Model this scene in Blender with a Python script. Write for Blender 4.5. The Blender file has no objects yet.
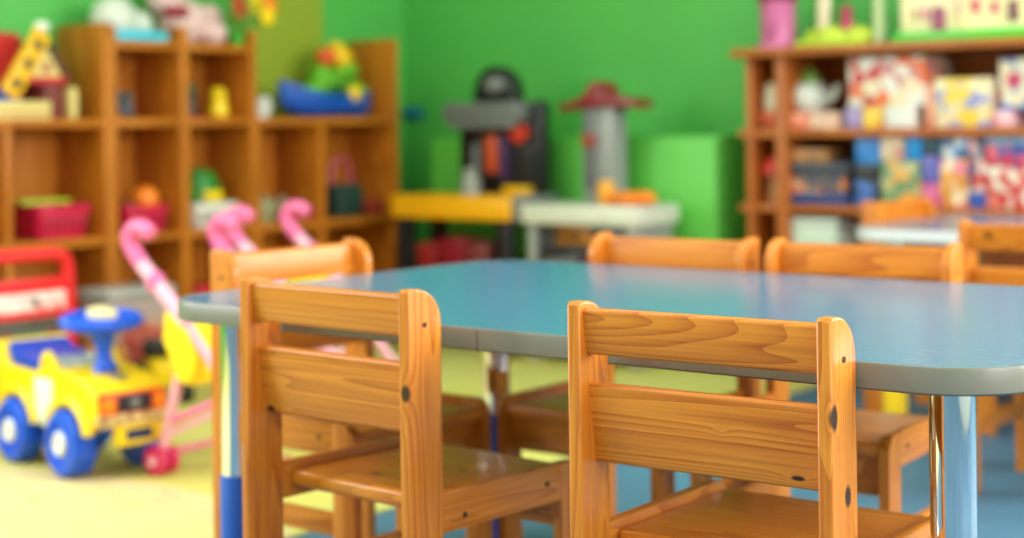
import bpy, bmesh, math, random
from mathutils import Vector, Matrix, Euler
random.seed(7)
SC = bpy.context.scene
COL = SC.collection
PI = math.pi

# ------------------------------------------------------------------ camera numbers
F_PX, ROLL, HOR, YAW, CAMH = 1602.9, 0.01385, 125.88, math.radians(38.43), 0.7671
def pix_ray(px, py):
    dx, dy = px - 512, py - HOR
    c, s = math.cos(ROLL), math.sin(ROLL)
    u, v = c*dx - s*dy, s*dx + c*dy
    r = Vector((math.cos(YAW), math.sin(YAW), 0)); w = Vector((-math.sin(YAW), math.cos(YAW), 0))
    return r*u/F_PX + w - Vector((0, 0, 1))*v/F_PX
def on_y(px, py, Y):
    d = pix_ray(px, py); return Vector((0, 0, CAMH)) + d*(Y/d.y)
def on_x(px, py, X):
    d = pix_ray(px, py); return Vector((0, 0, CAMH)) + d*(X/d.x)

# ------------------------------------------------------------------ mesh builder
class MB:
    def __init__(self): self.bm = bmesh.new()
    def _merge(self, b, mi=0, M=None):
        for f in b.faces: f.material_index = mi; f.smooth = True
        if M is not None: bmesh.ops.transform(b, matrix=M, verts=b.verts)
        bmesh.ops.recalc_face_normals(b, faces=b.faces)
        t = bpy.data.meshes.new('t'); b.to_mesh(t); b.free()
        self.bm.from_mesh(t); bpy.data.meshes.remove(t)
        return self
    def box(self, lo, hi, bev=0.0, mi=0, seg=2, M=None):
        b = bmesh.new(); bmesh.ops.create_cube(b, size=1)
        lo, hi = Vector(lo), Vector(hi); c = (lo+hi)/2; s = hi-lo
        for v in b.verts: v.co = Vector((v.co.x*s.x, v.co.y*s.y, v.co.z*s.z)) + c
        if bev > 0: bmesh.ops.bevel(b, geom=b.edges[:], offset=min(bev, 0.45*min(abs(s.x), abs(s.y), abs(s.z))), segments=seg, profile=0.6, affect='EDGES')
        return self._merge(b, mi, M)
    def prism(self, pts, axis, a, c, bev=0.0, mi=0, seg=2, M=None):
        b = bmesh.new()
        def P(p, t):
            return {'x': (t, p[0], p[1]), 'y': (p[0], t, p[1]), 'z': (p[0], p[1], t)}[axis]
        v0 = [b.verts.new(P(p, a)) for p in pts]; v1 = [b.verts.new(P(p, c)) for p in pts]
        n = len(pts)
        f0 = b.faces.new(v0); f1 = b.faces.new(v1[::-1])
        for i in range(n): b.faces.new((v0[i], v1[i], v1[(i+1) % n], v0[(i+1) % n]))
        bmesh.ops.recalc_face_normals(b, faces=b.faces)
        if bev > 0:
            es = [e for e in b.edges if (e in f0.edges[:] or e in f1.edges[:])]
            bmesh.ops.bevel(b, geom=es, offset=bev, segments=seg, profile=0.6, affect='EDGES')
        return self._merge(b, mi, M)
    def tube(self, pts, r, seg=12, mi=0, M=None, radii=None, smooth=0):
        pts = [Vector(p) for p in pts]
        rr = list(radii) if radii else [r]*len(pts)
        for _ in range(smooth):
            q, qr = [pts[0]], [rr[0]]
            for i in range(len(pts)-1):
                q += [pts[i]*.75+pts[i+1]*.25, pts[i]*.25+pts[i+1]*.75]
                qr += [rr[i]*.75+rr[i+1]*.25, rr[i]*.25+rr[i+1]*.75]
            q.append(pts[-1]); qr.append(rr[-1]); pts, rr = q, qr
        b = bmesh.new(); rings = []
        T = (pts[1]-pts[0]).normalized()
        N = T.orthogonal().normalized()
        for i, p in enumerate(pts):
            t = (pts[min(i+1, len(pts)-1)]-pts[max(i-1, 0)]).normalized()
            N = (N - t*N.dot(t)).normalized(); B = t.cross(N)
            rings.append([b.verts.new(p + (N*math.cos(2*PI*k/seg) + B*math.sin(2*PI*k/seg))*rr[i]) for k in range(seg)])
        for i in range(len(rings)-1):
            for k in range(seg):
                b.faces.new((rings[i][k], rings[i][(k+1) % seg], rings[i+1][(k+1) % seg], rings[i+1][k]))
        b.faces.new(rings[0][::-1]); b.faces.new(rings[-1])
        return self._merge(b, mi, M)
    def lathe(self, prof, seg=24, mi=0, M=None, sx=1, sy=1, lug=None):
        b = bmesh.new(); rings = []
        for j, (r, z) in enumerate(prof):
            if r < 1e-6: rings.append([b.verts.new((0, 0, z))])
            else:
                row = []
                for k in range(seg):
                    q = r*(1 + (lug if lug and (k//2) % 2 and 0 < j < len(prof)-1 and r > lug_r else 0))
                    row.append(b.verts.new((q*sx*math.cos(2*PI*k/seg), q*sy*math.sin(2*PI*k/seg), z)))
                rings.append(row)
        for i in range(len(rings)-1):
            A, B = rings[i], rings[i+1]
            for k in range(seg):
                k2 = (k+1) % seg
                if len(A) == 1 and len(B) == 1: continue
                if len(A) == 1: b.faces.new((A[0], B[k], B[k2]))
                elif len(B) == 1: b.faces.new((A[k], A[k2], B[0]))
                else: b.faces.new((A[k], A[k2], B[k2], B[k]))
        return self._merge(b, mi, M)
    def ball(self, c, r, mi=0, seg=16, M=None):
        b = bmesh.new(); bmesh.ops.create_uvsphere(b, u_segments=seg, v_segments=max(6, seg//2), radius=1)
        r = Vector(r) if hasattr(r, '__len__') else Vector((r, r, r)); c = Vector(c)
        for v in b.verts: v.co = Vector((v.co.x*r.x, v.co.y*r.y, v.co.z*r.z)) + c
        return self._merge(b, mi, M)
    def build(self, name, mats, parent=None, sharp=40, loc=None, rotz=None):
        me = bpy.data.meshes.new(name); self.bm.to_mesh(me); self.bm.free()
        try: me.set_sharp_from_angle(angle=math.radians(sharp))
        except Exception: pass
        for m in (mats if isinstance(mats, (list, tuple)) else [mats]): me.materials.append(m)
        o = bpy.data.objects.new(name, me); COL.objects.link(o)
        if parent: o.parent = parent
        if loc: o.location = loc
        if rotz is not None: o.rotation_euler = (0, 0, rotz)
        return o
lug_r = 1e9

def tag(o, label, cat, group=None, kind=None):
    o['label'] = label; o['category'] = cat
    if group: o['group'] = group
    if kind: o['kind'] = kind
    return o
def thing(name, label, cat, loc, rotz=0, group=None):
    o = bpy.data.objects.new(name, None); COL.objects.link(o)
    o.location = loc; o.rotation_euler = (0, 0, rotz); o.empty_display_size = 0.05
    return tag(o, label, cat, group)
def dup(root, loc, rotz, label):
    r = root.copy(); COL.objects.link(r); r.location = loc; r.rotation_euler = (0, 0, rotz); r['label'] = label
    for ch in list(root.children):
        c = ch.copy(); COL.objects.link(c); c.parent = r
        for g in list(ch.children):
            d = g.copy(); COL.objects.link(d); d.parent = c
    return r

# ------------------------------------------------------------------ materials
def lin(c):
    return tuple(((x/255)/12.92 if x/255 <= .04045 else ((x/255+.055)/1.055)**2.4) for x in c[:3]) + (1,)
def new_mat(name):
    m = bpy.data.materials.new(name); m.use_nodes = True
    nt = m.node_tree; return m, nt, nt.nodes['Principled BSDF']
MC = {}
def mat(name, c, rough=.45, metal=0, var=.08, scale=30, coat=0, bump=0, spec=.5):
    if name in MC: return MC[name]
    m, nt, b = new_mat(name); N, L = nt.nodes, nt.links
    b.inputs['Roughness'].default_value = rough; b.inputs['Metallic'].default_value = metal
    b.inputs['Coat Weight'].default_value = coat; b.inputs['Specular IOR Level'].default_value = spec
    tc = N.new('ShaderNodeTexCoord'); nz = N.new('ShaderNodeTexNoise'); nz.inputs['Scale'].default_value = scale; nz.inputs['Detail'].default_value = 3
    L.new(tc.outputs['Object'], nz.inputs['Vector'])
    rp = N.new('ShaderNodeValToRGB'); base = lin(c)
    rp.color_ramp.elements[0].position = .3; rp.color_ramp.elements[1].position = .7
    rp.color_ramp.elements[0].color = tuple(x*(1-var) for x in base[:3])+(1,)
    rp.color_ramp.elements[1].color = tuple(min(1, x*(1+var)) for x in base[:3])+(1,)
    L.new(nz.outputs['Fac'], rp.inputs['Fac']); L.new(rp.outputs['Color'], b.inputs['Base Color'])
    if bump:
        bp = N.new('ShaderNodeBump'); bp.inputs['Strength'].default_value = bump; bp.inputs['Distance'].default_value = .002
        L.new(nz.outputs['Fac'], bp.inputs['Height']); L.new(bp.outputs['Normal'], b.inputs['Normal'])
    MC[name] = m; return m

def math_node(nt, op, a, b=None, c=None):
    n = nt.nodes.new('ShaderNodeMath'); n.operation = op
    for i, v in enumerate((a, b, c)):
        if v is None: continue
        if isinstance(v, (int, float)): n.inputs[i].default_value = v
        else: nt.links.new(v, n.inputs[i])
    return n.outputs[0]

def wood(name, axis, light=(238, 150, 48), dark=(162, 68, 6), rings=24, across=15.0, along=.75, knots=(), rough=.34, coat=.12, tint=1.0):
    """pine: contour lines of a stretched noise give the cathedral grain; knots = ((x,y,z), radius, stretch_z)"""
    if name in MC: return MC[name]
    m, nt, b = new_mat(name); N, L = nt.nodes, nt.links
    tc = N.new('ShaderNodeTexCoord'); oi = N.new('ShaderNodeObjectInfo')
    add = N.new('ShaderNodeVectorMath'); add.operation = 'ADD'
    off = N.new('ShaderNodeVectorMath'); off.operation = 'SCALE'; off.inputs[0].default_value = (3.1, 5.7, 2.3)
    L.new(oi.outputs['Random'], off.inputs['Scale'])
    L.new(tc.outputs['Object'], add.inputs[0]); L.new(off.outputs[0], add.inputs[1])
    sc = [across]*3; sc['xyz'.index(axis)] = along
    mp = N.new('ShaderNodeMapping'); mp.inputs['Scale'].default_value = sc; L.new(add.outputs[0], mp.inputs['Vector'])
    nz = N.new('ShaderNodeTexNoise'); nz.inputs['Scale'].default_value = 1.0; nz.inputs['Detail'].default_value = 1.0; nz.inputs['Roughness'].default_value = .4
    L.new(mp.outputs[0], nz.inputs['Vector'])
    field = nz.outputs['Fac']; kmask = None
    for (p, r, st) in knots:
        sub = N.new('ShaderNodeVectorMath'); sub.operation = 'SUBTRACT'; sub.inputs[1].default_value = p; L.new(tc.outputs['Object'], sub.inputs[0])
        mul = N.new('ShaderNodeVectorMath'); mul.operation = 'MULTIPLY'
        ms = [1, 1, 1]; ms['xyz'.index(axis)] = 1/st; mul.inputs[1].default_value = ms; L.new(sub.outputs[0], mul.inputs[0])
        ln = N.new('ShaderNodeVectorMath'); ln.operation = 'LENGTH'; L.new(mul.outputs[0], ln.inputs[0])
        d = math_node(nt, 'DIVIDE', ln.outputs['Value'], r)
        bump = math_node(nt, 'MULTIPLY', math_node(nt, 'POWER', 2.718, math_node(nt, 'MULTIPLY', d, -.55)), .10)
        field = math_node(nt, 'ADD', field, bump)
        mr = N.new('ShaderNodeMapRange'); mr.inputs['From Min'].default_value = .75; mr.inputs['From Max'].default_value = 1.15
        mr.inputs['To Min'].default_value = 1; mr.inputs['To Max'].default_value = 0; L.new(d, mr.inputs['Value'])
        kmask = mr.outputs[0] if kmask is None else math_node(nt, 'MAXIMUM', kmask, mr.outputs[0])
    ring = math_node(nt, 'FRACT', math_node(nt, 'MULTIPLY', field, rings))
    ring = math_node(nt, 'POWER', ring, 2.0)
    fs = [260]*3; fs['xyz'.index(axis)] = 6
    mp2 = N.new('ShaderNodeMapping'); mp2.inputs['Scale'].default_value = fs; L.new(add.outputs[0], mp2.inputs['Vector'])
    n2 = N.new('ShaderNodeTexNoise'); n2.inputs['Scale'].default_value = 1; n2.inputs['Detail'].default_value = 2; L.new(mp2.outputs[0], n2.inputs['Vector'])
    bs = [16]*3; bs['xyz'.index(axis)] = 2
    mp3 = N.new('ShaderNodeMapping'); mp3.inputs['Scale'].default_value = bs; L.new(add.outputs[0], mp3.inputs['Vector'])
    n3 = N.new('ShaderNodeTexNoise'); n3.inputs['Scale'].default_value = 1; n3.inputs['Detail'].default_value = 2; L.new(mp3.outputs[0], n3.inputs['Vector'])
    f = math_node(nt, 'ADD', math_node(nt, 'MULTIPLY', ring, .24), math_node(nt, 'MULTIPLY', n2.outputs['Fac'], .35))
    f = math_node(nt, 'ADD', f, math_node(nt, 'MULTIPLY', n3.outputs['Fac'], .35))
    rp = N.new('ShaderNodeValToRGB'); e = rp.color_ramp.elements
    e[0].position = .18; e[1].position = .72
    e[0].color = tuple(x*tint for x in lin(light)[:3])+(1,); e[1].color = tuple(x*tint for x in lin(dark)[:3])+(1,)
    L.new(f, rp.inputs['Fac']); colr = rp.outputs['Color']
    if kmask is not None:
        mx = N.new('ShaderNodeMix'); mx.data_type = 'RGBA'; mx.inputs[7].default_value = lin((62, 30, 12))
        L.new(kmask, mx.inputs[0]); L.new(colr, mx.inputs[6]); colr = mx.outputs[2]
    L.new(colr, b.inputs['Base Color'])
    b.inputs['Roughness'].default_value = rough; b.inputs['Coat Weight'].default_value = coat; b.inputs['Coat Roughness'].default_value = .12; b.inputs['Specular IOR Level'].default_value = .35
    bp = N.new('ShaderNodeBump'); bp.inputs['Strength'].default_value = .12; bp.inputs['Distance'].default_value = .001
    L.new(n2.outputs['Fac'], bp.inputs['Height']); L.new(bp.outputs['Normal'], b.inputs['Normal'])
    MC[name] = m; return m

def print_mat(name, cols, scale=14, seed=0, rough=.4):
    """printed card: patches of a few inks"""
    if name in MC: return MC[name]
    m, nt, b = new_mat(name); N, L = nt.nodes, nt.links
    tc = N.new('ShaderNodeTexCoord'); mp = N.new('ShaderNodeMapping'); mp.inputs['Location'].default_value = (seed*1.7, seed*.9, seed*2.3)
    L.new(tc.outputs['Object'], mp.inputs['Vector'])
    vo = N.new('ShaderNodeTexVoronoi'); vo.inputs['Scale'].default_value = scale; L.new(mp.outputs[0], vo.inputs['Vector'])
    sp = N.new('ShaderNodeSeparateColor'); L.new(vo.outputs['Color'], sp.inputs[0])
    rp = N.new('ShaderNodeValToRGB'); rp.color_ramp.interpolation = 'CONSTANT'
    while len(rp.color_ramp.elements) < len(cols): rp.color_ramp.elements.new(.5)
    for i, c in enumerate(cols):
        rp.color_ramp.elements[i].position = i/len(cols); rp.color_ramp.elements[i].color = lin(c)
    L.new(sp.outputs[0], rp.inputs['Fac']); L.new(rp.outputs['Color'], b.inputs['Base Color'])
    b.inputs['Roughness'].default_value = rough
    MC[name] = m; return m

# pine of the chairs
WX = wood('pine_along_width', 'x'); WY = wood('pine_along_depth', 'y'); WZ = wood('pine_along_height', 'z'); WS = wood('pine_varnished_seat', 'x', rough=.3, coat=.22)
# furniture board of the shelves
SL, SD = (208, 126, 34), (150, 80, 10)
SZ = wood('shelf_board_upright', 'z', SL, SD, rings=14, across=4, rough=.45, coat=.1)
SY = wood('shelf_board_flat', 'y', SL, SD, rings=14, across=4, rough=.45, coat=.1)
SX = wood('bookcase_board_flat', 'x', (190, 106, 40), (150, 76, 22), rings=14, across=4, rough=.45, coat=.1)
BZ = wood('bookcase_board_upright', 'z', (190, 106, 40), (150, 76, 22), rings=14, across=4, rough=.45, coat=.1)
CHROME = mat('chrome', (225, 225, 228), .07, 1, .02, 4)
HOLE = mat('screw_recess', (58, 34, 18), .6, 0, .1, 200)
def plastic(name, c, rough=.32): return mat(name, c, rough, 0, .05, 25, 0)
RED = plastic('red_plastic', (222, 30, 36)); YEL = plastic('yellow_plastic', (250, 212, 20)); BLU = plastic('blue_plastic', (12, 84, 224))
PINK = plastic('pink_plastic', (240, 110, 165)); LPINK = plastic('pale_pink_plastic', (244, 178, 200)); MAG = plastic('magenta_plastic', (215, 40, 100))
WHT = plastic('white_plastic', (232, 230, 222)); BLK = plastic('black_plastic', (26, 26, 28)); GRY = plastic('grey_plastic', (120, 122, 122))
DGRY = plastic('dark_grey_plastic', (62, 62, 64)); ORG = plastic('orange_plastic', (245, 130, 30)); GRN = plastic('green_plastic', (50, 160, 40))
CYA = plastic('cyan_plastic', (70, 190, 215)); LIM = plastic('lime_plastic', (180, 210, 50)); DRED = plastic('dark_red_plastic', (130, 22, 38))
CRM = plastic('cream_plastic', (240, 226, 176)); NAVY = plastic('navy_plastic', (26, 42, 100)); TAN = plastic('tan_card', (190, 140, 84), .6)

# ------------------------------------------------------------------ the room
XL, XR, YB, YF, ZC = -4.225, 1.6, 4.65, -2.6, 2.75
WALL = mat('green_wall_paint', (84, 180, 80), .55, 0, .04, 3)
WALLW = mat('pale_wall_paint', (226, 226, 214), .7, 0, .03, 3)
CEIL = mat('ceiling_paint', (240, 240, 236), .8, 0, .02, 3)
def struct(name, b, m): o = b.build(name, m); o['kind'] = 'structure'; return o
FLB, nt, bs = new_mat('blue_floor_covering'); MC['blue_floor'] = FLB
N, L = nt.nodes, nt.links
tc = N.new('ShaderNodeTexCoord'); nz = N.new('ShaderNodeTexNoise'); nz.inputs['Scale'].default_value = 2.2; nz.inputs['Detail'].default_value = 5
L.new(tc.outputs['Object'], nz.inputs['Vector']); rp = N.new('ShaderNodeValToRGB')
rp.color_ramp.elements[0].position = .35; rp.color_ramp.elements[0].color = lin((66, 104, 132)); rp.color_ramp.elements[1].position = .65; rp.color_ramp.elements[1].color = lin((76, 122, 152))
L.new(nz.outputs['Fac'], rp.inputs['Fac']); L.new(rp.outputs['Color'], bs.inputs['Base Color']); bs.inputs['Roughness'].default_value = .55
struct('floor', MB().box((XL-.1, YF-.1, -.1), (XR+.1, YB+.1, 0)), FLB)
struct('ceiling', MB().box((XL-.1, YF-.1, ZC), (XR+.1, YB+.1, ZC+.1)), CEIL)
LW, BW = (-1.0, 1.5), (.0, 1.4)
struct('wall_left', MB().box((XL-.1, YF-.1, 0), (XL, YB+.1, .85)).box((XL-.1, YF-.1, 2.3), (XL, YB+.1, ZC)).box((XL-.1, YF-.1, .85), (XL, LW[0], 2.3)).box((XL-.1, LW[1], .85), (XL, YB+.1, 2.3)), WALL)
struct('wall_back', MB().box((XL, YB, 0), (XR, YB+.1, .85)).box((XL, YB, 2.3), (XR, YB+.1, ZC)).box((XL, YB, .85), (BW[0], YB+.1, 2.3)).box((BW[1], YB, .85), (XR, YB+.1, 2.3)), WALL)
struct('wall_front', MB().box((XL, YF-.1, 0), (XR, YF, ZC)), WALLW)
WIN = [(-1.4, -.1), (.6, 1.9), (2.6, 3.9)]; WZ0, WZ1 = .85, 2.3
b = MB().box((XR, YF, 0), (XR+.12, YB, WZ0)).box((XR, YF, WZ1), (XR+.12, YB, ZC))
ys = [YF] + [y for w in WIN for y in w] + [YB]
for i in range(0, len(ys), 2): b.box((XR, ys[i], WZ0), (XR+.12, ys[i+1], WZ1))
struct('wall_right', b, WALLW)
GLASS, nt, bs = new_mat('window_glass'); bs.inputs['Transmission Weight'].default_value = 1; bs.inputs['Roughness'].default_value = 0; bs.inputs['IOR'].default_value = 1.05
for i, (a, c) in enumerate(WIN):
    b = MB()
    for (p, q) in (((XR+.03, a, WZ0), (XR+.09, a+.05, WZ1)), ((XR+.03, c-.05, WZ0), (XR+.09, c, WZ1)), ((XR+.03, a, WZ0), (XR+.09, c, WZ0+.05)),
                   ((XR+.03, a, WZ1-.05), (XR+.09, c, WZ1)), ((XR+.03, (a+c)/2-.03, WZ0), (XR+.09, (a+c)/2+.03, WZ1))): b.box(p, q, .005)
    w = struct('window_%d' % (i+1), b, WHT)
for n_, (a, c) in ((4, LW), (5, BW)):
    b = MB()
    for (a0, a1, z0, z1) in ((a, a+.05, WZ0, WZ1), (c-.05, c, WZ0, WZ1), (a, c, WZ0, WZ0+.05), (a, c, WZ1-.05, WZ1), ((a+c)/2-.03, (a+c)/2+.03, WZ0, WZ1)):
        if n_ == 4: b.box((XL-.08, a0, z0), (XL-.02, a1, z1), .005)
        else: b.box((a0, YB+.02, z0), (a1, YB+.08, z1), .005)
    struct('window_%d' % n_, b, WHT)
# painted olive band on the wall behind the low shelf
OLI = mat('olive_wall_paint', (150, 164, 44), .55, 0, .05, 3)
struct('trim_1', MB().box((XL, on_x(255, 60, XL).y, 0), (XL+.004, on_x(322, 60, XL).y, ZC-.01)), OLI)

# play mat
MATM, nt, bs = new_mat('play_mat_print'); N, L = nt.nodes, nt.links
tc = N.new('ShaderNodeTexCoord'); nz = N.new('ShaderNodeTexNoise'); nz.inputs['Scale'].default_value = 1.3; nz.inputs['Detail'].default_value = 2
L.new(tc.outputs['Object'], nz.inputs['Vector'])
rp = N.new('ShaderNodeValToRGB'); e = rp.color_ramp.elements
e[0].position = .38; e[0].color = lin((208, 200, 92)); e[1].position = .62; e[1].color = lin((222, 214, 128))
L.new(nz.outputs['Fac'], rp.inputs['Fac'])
# printed cream island edged by a pinkish path
vd = N.new('ShaderNodeVectorMath'); vd.operation = 'DISTANCE'; vd.inputs[1].default_value = (-2.75, 1.0, .004); L.new(tc.outputs['Object'], vd.inputs[0])
dist = math_node(nt, 'ADD', vd.outputs['Value'], math_node(nt, 'MULTIPLY', nz.outputs['Fac'], .12))
mxa = N.new('ShaderNodeMix'); mxa.data_type = 'RGBA'; mxa.inputs[7].default_value = lin((228, 206, 150)); L.new(rp.outputs['Color'], mxa.inputs[6])
L.new(math_node(nt, 'LESS_THAN', dist, 1.29), mxa.inputs[0])
mx = N.new('ShaderNodeMix'); mx.data_type = 'RGBA'; mx.inputs[7].default_value = lin((230, 222, 150)); L.new(mxa.outputs[2], mx.inputs[6])
L.new(math_node(nt, 'LESS_THAN', dist, 1.17), mx.inputs[0])
# small grey-red drawings
n3 = N.new('ShaderNodeTexNoise'); n3.inputs['Scale'].default_value = 16; n3.inputs['Detail'].default_value = 1; L.new(tc.outputs['Object'], n3.inputs['Vector'])
ln = math_node(nt, 'LESS_THAN', math_node(nt, 'ABSOLUTE', math_node(nt, 'SUBTRACT', n3.outputs['Fac'], .5)), .012)
n4 = N.new('ShaderNodeTexNoise'); n4.inputs['Scale'].default_value = 3.2; n4.inputs['Detail'].default_value = 0; L.new(tc.outputs['Object'], n4.inputs['Vector'])
msk = math_node(nt, 'GREATER_THAN', n4.outputs['Fac'], .6)
mx2 = N.new('ShaderNodeMix'); mx2.data_type = 'RGBA'; mx2.inputs[7].default_value = lin((150, 120, 110))
L.new(math_node(nt, 'MULTIPLY', math_node(nt, 'MULTIPLY', ln, msk), .75), mx2.inputs[0]); L.new(mx.outputs[2], mx2.inputs[6])
L.new(mx2.outputs[2], bs.inputs['Base Color']); bs.inputs['Roughness'].default_value = .6
tag(MB().prism([(-4.22, -1.2), (-2.2, -1.2), (-2.2, 4.28), (-2.57, 4.28), (-2.57, 4.64), (-4.22, 4.64)], 'z', 0, .004, .001).build('play_mat', MATM), 'pale yellow play mat with faint printed paths lying on the blue floor', 'play mat')

# ------------------------------------------------------------------ chairs
CW, CD, CH, PT, PD = .332, .345, .563, .0175, .061
def arc(cx, cz, r, a0, a1, n=8):
    return [(cx+r*math.cos(math.radians(a0+(a1-a0)*i/n)), cz+r*math.sin(math.radians(a0+(a1-a0)*i/n))) for i in range(n+1)]
def slat_bm(z0, z1):
    # reclined board between the posts, y of rear face grows downwards
    yb = lambda z: .006 + .13*(CH-z); t = .018
    b = MB(); pts = [(yb(z0), z0), (yb(z1), z1), (yb(z1)+t, z1), (yb(z0)+t, z0)]
    bm_ = bmesh.new()
    xs = (-CW/2+PT-.001, CW/2-PT+.001)
    v = [[bm_.verts.new((x, p[0], p[1])) for p in pts] for x in xs]
    bm_.faces.new(v[0]); bm_.faces.new(v[1][::-1])
    for i in range(4): bm_.faces.new((v[0][i], v[1][i], v[1][(i+1) % 4], v[0][(i+1) % 4]))
    bmesh.ops.recalc_face_normals(bm_, faces=bm_.faces)
    es = [e for e in bm_.edges if abs(e.verts[0].co.x-e.verts[1].co.x) > .1]
    bmesh.ops.bevel(bm_, geom=es, offset=.005, segments=3, profile=.5, affect='EDGES')
    b._merge(bm_); return b
def disc(b, c, axis, r=.0035, d=.0012):
    R = {'x': Matrix.Rotation(PI/2, 4, 'Y'), 'y': Matrix.Rotation(PI/2, 4, 'X')}[axis]
    b.lathe([(0, -d), (r, -d), (r, d), (0, d)], 12, 0, Matrix.Translation(c) @ R)
def make_chair(label, loc, rotz):
    t = thing('pine_chair', label, 'chair', loc, rotz, 'small pine chairs around the blue tables')
    for s in (-1, 1):
        x0, x1 = sorted((s*CW/2, s*(CW/2-PT)))
        prof = [(0, 0), (PD, 0), (PD, CH-.045)] + arc(PD-.045, CH-.045, .045, 0, 90, 8)[1:] + [(.004, CH), (0, CH-.004)]
        p = MB().prism(prof, 'x', x0, x1, .0035, seg=3).build('rear_leg', WZ, t)
        h = MB(); disc(h, (s*CW/2, .030, CH-.046), 'x'); h.build('screw', HOLE, p)
        prof = [(CD-.05, 0), (CD, 0), (CD, .298-.03)] + arc(CD-.03, .298-.03, .03, 0, 90, 6)[1:] + [(CD-.05, .298)]
        MB().prism(prof, 'x', x0, x1, .003, seg=2).build('front_leg', WZ, t)
        p = MB().box((x0+.001, PD-.002, .246), (x1-.001, CD-.048, .2975), .003).build('side_rail', WY, t)
        for y in (.10, .265):
            h = MB(); disc(h, (s*(CW/2-.0005), y, .268 + (.006 if y > .2 else -.004)), 'x'); h.build('screw', HOLE, p)
        MB().box((x0+.002, PD-.002, .118), (x1-.002, CD-.048, .154), .003).build('stretcher', WY, t)
    MB().box((-CW/2+PT-.001, .074, .262), (CW/2-PT+.001, CD-.004, .286), .0095, seg=4).build('seat', WS, t)
    MB().box((-CW/2+PT-.001, CD-.04, .205), (CW/2-PT+.001, CD-.02, .2625), .003).build('front_rail', WX, t)
    slat_bm(.501, .5555).build('top_slat', WX, t)
    slat_bm(.374, .4675).build('back_slat', WX, t)
    return t
chairs = []
def chair(cx, cy, rot, label):
    if not chairs: c = make_chair(label, (cx, cy, 0), rot)
    else: c = dup(chairs[0], (cx, cy, 0), rot, label)
    chairs.append(c); return c
c1 = chair(-1.5164, 1.496, math.radians(-3.18), 'pine chair with bark knot on its post, at the table front beside the blue-sleeved leg')
c2 = chair(-.9405, 1.4965, math.radians(1.9), 'sharply focused pine chair with two dark knots on its right post')
cl = chair(-2.102, 1.985, math.radians(-91.5), 'pine chair at the short end of the blue table nearest the toy truck')
ca = chair(-1.598, 2.508, math.radians(181), 'pine chair across the blue table, in front of the toy tool bench')
cb = chair(-1.232, 2.528, math.radians(184.3), 'pine chair across the blue table, in front of the bookcase lower boxes')
ce = chair(-1.852, 3.93, -PI/2, 'pale-lit pine chair at the left end of the far table before the bookcase')
cf = chair(-1.155, 3.12, 0, 'pine chair with a dark knot on its top slat, back turned, before the far table')
def remat(c, base, m, idx=None):
    k = [o for o in c.children if o.name.split('.')[0] == base]
    for i, o in enumerate(k):
        if idx is None or i == idx:
            o.data = o.data.copy(); o.data.materials[0] = m
hx = CW/2
remat(c2, 'rear_leg', wood('pine_knotted_post', 'z', knots=(((hx, .006, .459), .0075, 1.9), ((hx, .036, .372), .0075, 1.6))), 1)
remat(c1, 'rear_leg', wood('pine_bark_post', 'z', knots=(((hx-.006, .0, .433), .0075, 1.5), ((hx, .03, .16), .006, 1.4))), 1)
remat(c1, 'back_slat', wood('pine_knotted_slat', 'x', knots=(((-hx+.026, .02, .399), .006, 1.3), ((-hx+.03, .03, .378), .006, 1.5))))
remat(c2, 'back_slat', wood('pine_brown_slat', 'x', knots=(((.022, .02, .428), .0018, 1.8), ((.112, .03, .386), .003, 3.0))))
remat(c1, 'seat', wood('pine_knotted_seat', 'x', rough=.3, coat=.22, knots=(((-.03, .13, .286), .006, 1.6), ((.05, .22, .286), .006, 1.5), ((-.06, .27, .286), .004, 1.5))))
remat(cf, 'top_slat', wood('pine_dark_knot_slat', 'x', knots=(((-.105, .02, .533), .013, 1.2),)))
remat(cl, 'back_slat', wood('pine_plain_slat', 'x', knots=(((.05, .03, .42), .005, 1.5),)))

# ------------------------------------------------------------------ tables
def rrect(x0, x1, y0, y1, r, n=10):
    P = []
    for cx, cy, a in ((x1-r, y1-r, 0), (x0+r, y1-r, 90), (x0+r, y0+r, 180), (x1-r, y0+r, 270)):
        P += arc(cx, cy, r, a, a+90, n)
    return P
TOPM, nt, bs = new_mat('teal_blue_laminate'); N, L = nt.nodes, nt.links
tc = N.new('ShaderNodeTexCoord'); mp = N.new('ShaderNodeMapping'); mp.inputs['Scale'].default_value = (4, 22, 22); L.new(tc.outputs['Object'], mp.inputs['Vector'])
nz = N.new('ShaderNodeTexNoise'); nz.inputs['Scale'].default_value = 5; nz.inputs['Detail'].default_value = 4; L.new(mp.outputs[0], nz.inputs['Vector'])
rp = N.new('ShaderNodeValToRGB'); e = rp.color_ramp.elements
e[0].position = .3; e[0].color = lin((66, 116, 152)); e[1].position = .7; e[1].color = lin((78, 130, 166))
L.new(nz.outputs['Fac'], rp.inputs['Fac']); L.new(rp.outputs['Color'], bs.inputs['Base Color'])
bs.inputs['Roughness'].default_value = .2
bp = N.new('ShaderNodeBump'); bp.inputs['Strength'].default_value = .012; bp.inputs['Distance'].default_value = .001
L.new(nz.outputs['Fac'], bp.inputs['Height']); L.new(bp.outputs['Normal'], bs.inputs['Normal'])
BAND = mat('grey_edge_band', (122, 118, 105), .35, 0, .04, 8)
SEAM = mat('edge_seam', (62, 60, 56), .6)
SLB = plastic('blue_leg_sleeve', (8, 84, 190), .45); SLY = plastic('yellow_leg_sleeve', (250, 205, 10), .45)
LITBAND = mat('lit_edge_band', (206, 210, 214), .38, 0, .03, 8)  # paler copy of the edge band, window light painted into its colour
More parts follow.
